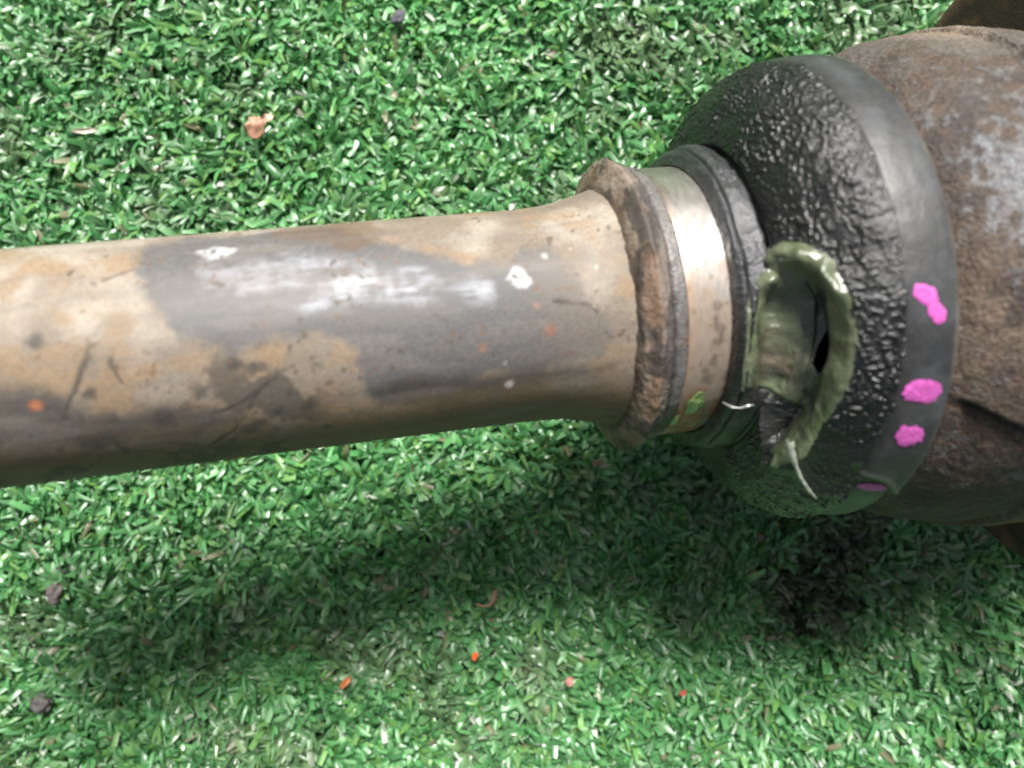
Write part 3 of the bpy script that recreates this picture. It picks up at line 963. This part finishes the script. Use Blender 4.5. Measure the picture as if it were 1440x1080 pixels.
def flake(name, px, py, size, rgb, label, cat, seed, z=8.5, curl=0.5, aspect=0.6, rot=0.0, rough=0.6, tilt=0.3):
    """thin crumpled scrap such as a bit of leaf, bark or plastic, with thickness"""
    k = 14
    a, b = np.meshgrid(np.linspace(-1, 1, k), np.linspace(-1, 1, k), indexing='ij')
    e = np.hypot(a, b).ravel()
    x, y = a.ravel() * size, b.ravel() * size * aspect
    q = np.stack([x, y, np.full_like(x, seed * 5.0)], 1)
    e = e + 0.9 * (fbm(q, 1.6 / size, 400 + seed, 3) - 0.5)
    zt = curl * size * (vnoise(q, 1.3 / size, 420 + seed) - 0.5) + curl * 0.35 * size * (b.ravel() ** 2)
    top = np.stack([x, y, zt + 0.18], 1)
    bot = np.stack([x, y, zt - 0.18], 1)
    F = grid_faces(k, k, False)
    F = F[~(e > 1.0)[F].any(1)]
    n = k * k
    cnt = {}
    for f in F:
        for i in range(4):
            p_, q_ = int(f[i]), int(f[(i + 1) % 4])
            if (q_, p_) in cnt:
                del cnt[(q_, p_)]
            else:
                cnt[(p_, q_)] = 1
    side = np.array([(b_, a_, a_ + n, b_ + n) for a_, b_ in cnt])
    Fall = np.concatenate([F, F[:, ::-1] + n, side])
    V = np.concatenate([top, bot])
    keep = np.zeros(len(V), bool)
    keep[Fall.ravel()] = True
    idx = np.cumsum(keep) - 1
    m = plain(name + '_surface', rgb, rough, size * 0.4, 0.45, 0.1)
    o = mesh_obj(name, V[keep], idx[Fall], m)
    X, Y = spot(px, py)
    o.location = (X * MM, Y * MM, z * MM)
    o.rotation_euler = (tilt, tilt * 0.5, rot)
    tag(o, label, cat)
    return o


def pebble(name, px, py, size, rgb, label, cat, seed, z=7.5, group=None):
    u = np.linspace(0.05, math.pi - 0.05, 18)
    w = np.linspace(0, 2 * math.pi, 28, endpoint=False)
    A, B = np.meshgrid(u, w, indexing='ij')
    d = np.stack([np.sin(A) * np.cos(B), np.sin(A) * np.sin(B), np.cos(A)], -1).reshape(-1, 3)
    r = size * (0.25 + 1.45 * fbm(d + seed * 3, 1.5, 440 + seed, 4))
    V = d * r[:, None] * np.array([[1.15, 0.85, 0.6]])
    m = plain(name + '_surface', rgb, 0.8, size * 0.35, 0.4, 0.25)
    o = mesh_obj(name, V, grid_faces(18, 28, True), m)
    X, Y = spot(px, py)
    o.location = (X * MM, Y * MM, z * MM)
    o.rotation_euler = (0.2, 0.1, seed * 1.3)
    tag(o, label, cat, group)
    return o


flake('dry_leaf', 360, 178, 3.9, (0.46, 0.25, 0.16), 'crumpled reddish brown dry leaf scrap on the turf above the shaft', 'leaf', 1, 9.5, 0.9, 0.85, 1.2)
flake('leaf_scrap', 375, 166, 2.2, (0.60, 0.42, 0.30), 'small pale tan leaf scrap touching the reddish brown leaf', 'leaf', 2, 10.0, 0.8, 0.6, 0.3)
flake('straw', 118, 184, 4.0, (0.68, 0.58, 0.46), 'pale straw sliver on the turf near the upper left corner', 'straw', 3, 10.0, 0.3, 0.22, 0.1)
pebble('pebble', 68, 840, 3.0, (0.17, 0.14, 0.135), 'grey brown pebble in the turf below the left end of the shaft', 'pebble', 1, 6.3, 'pebbles in the turf')
pebble('pebble', 47, 996, 3.2, (0.115, 0.105, 0.10), 'dark grey pebble in shaded turf near the lower left corner', 'pebble', 2, 5.8, 'pebbles in the turf')
pebble('pebble', 558, 18, 2.4, (0.10, 0.10, 0.115), 'dark bluish grey pebble at the top edge of the turf', 'pebble', 3, 6.5, 'pebbles in the turf')
flake('orange_chip', 668, 923, 1.5, (0.85, 0.13, 0.03), 'bright orange chip on the turf below the shaft', 'chip', 4, 10.0, 0.3, 0.75, 1.4, 0.4)
flake('leaf_scrap', 485, 961, 2.3, (0.52, 0.17, 0.06), 'small orange brown leaf scrap left of the bright orange chip', 'leaf', 5, 9.5, 0.5, 0.5, 0.8)
flake('bark_crumb', 800, 958, 2.0, (0.48, 0.24, 0.20), 'pinkish brown crumb on the turf right of the orange chip', 'crumb', 6, 9.5, 1.0, 0.9, 0.2)
flake('red_chip', 961, 975, 1.3, (0.50, 0.10, 0.06), 'tiny dark red chip on the turf below the boot', 'chip', 7, 9.5, 0.4, 0.8, 0.5)
flake('white_chip', 1286, 1057, 2.1, (0.75, 0.76, 0.74), 'slim white chip on the turf at the bottom right edge', 'chip', 8, 10.5, 0.2, 0.35, -0.9, 0.4)
flake('bark_crumb', 840, 651, 2.0, (0.34, 0.20, 0.16), 'reddish brown crumb on the turf just below the collar', 'crumb', 9, 9.0, 0.8, 0.6, 0.1)


def twig():
    X, Y = spot(690, 846)
    pts = np.array([(-4.6, -1.0, 9.6), (-2.5, -1.6, 10.0), (-0.2, -1.2, 10.4), (1.0, 1.2, 10.6), (1.6, 3.8, 10.9)])
    m = plain('twig_bark', (0.30, 0.19, 0.11), 0.8, 1.0, 0.4, 0.2)
    o = tube('twig', pts, [0.35, 0.45, 0.55, 0.9, 0.7], m, None, (0, 0, 0, 1), sides=8, n=24, seed=7)
    o.location = (X * MM, Y * MM, 0)
    tag(o, 'short bent brown twig in the shadow of the shaft', 'twig')


twig()
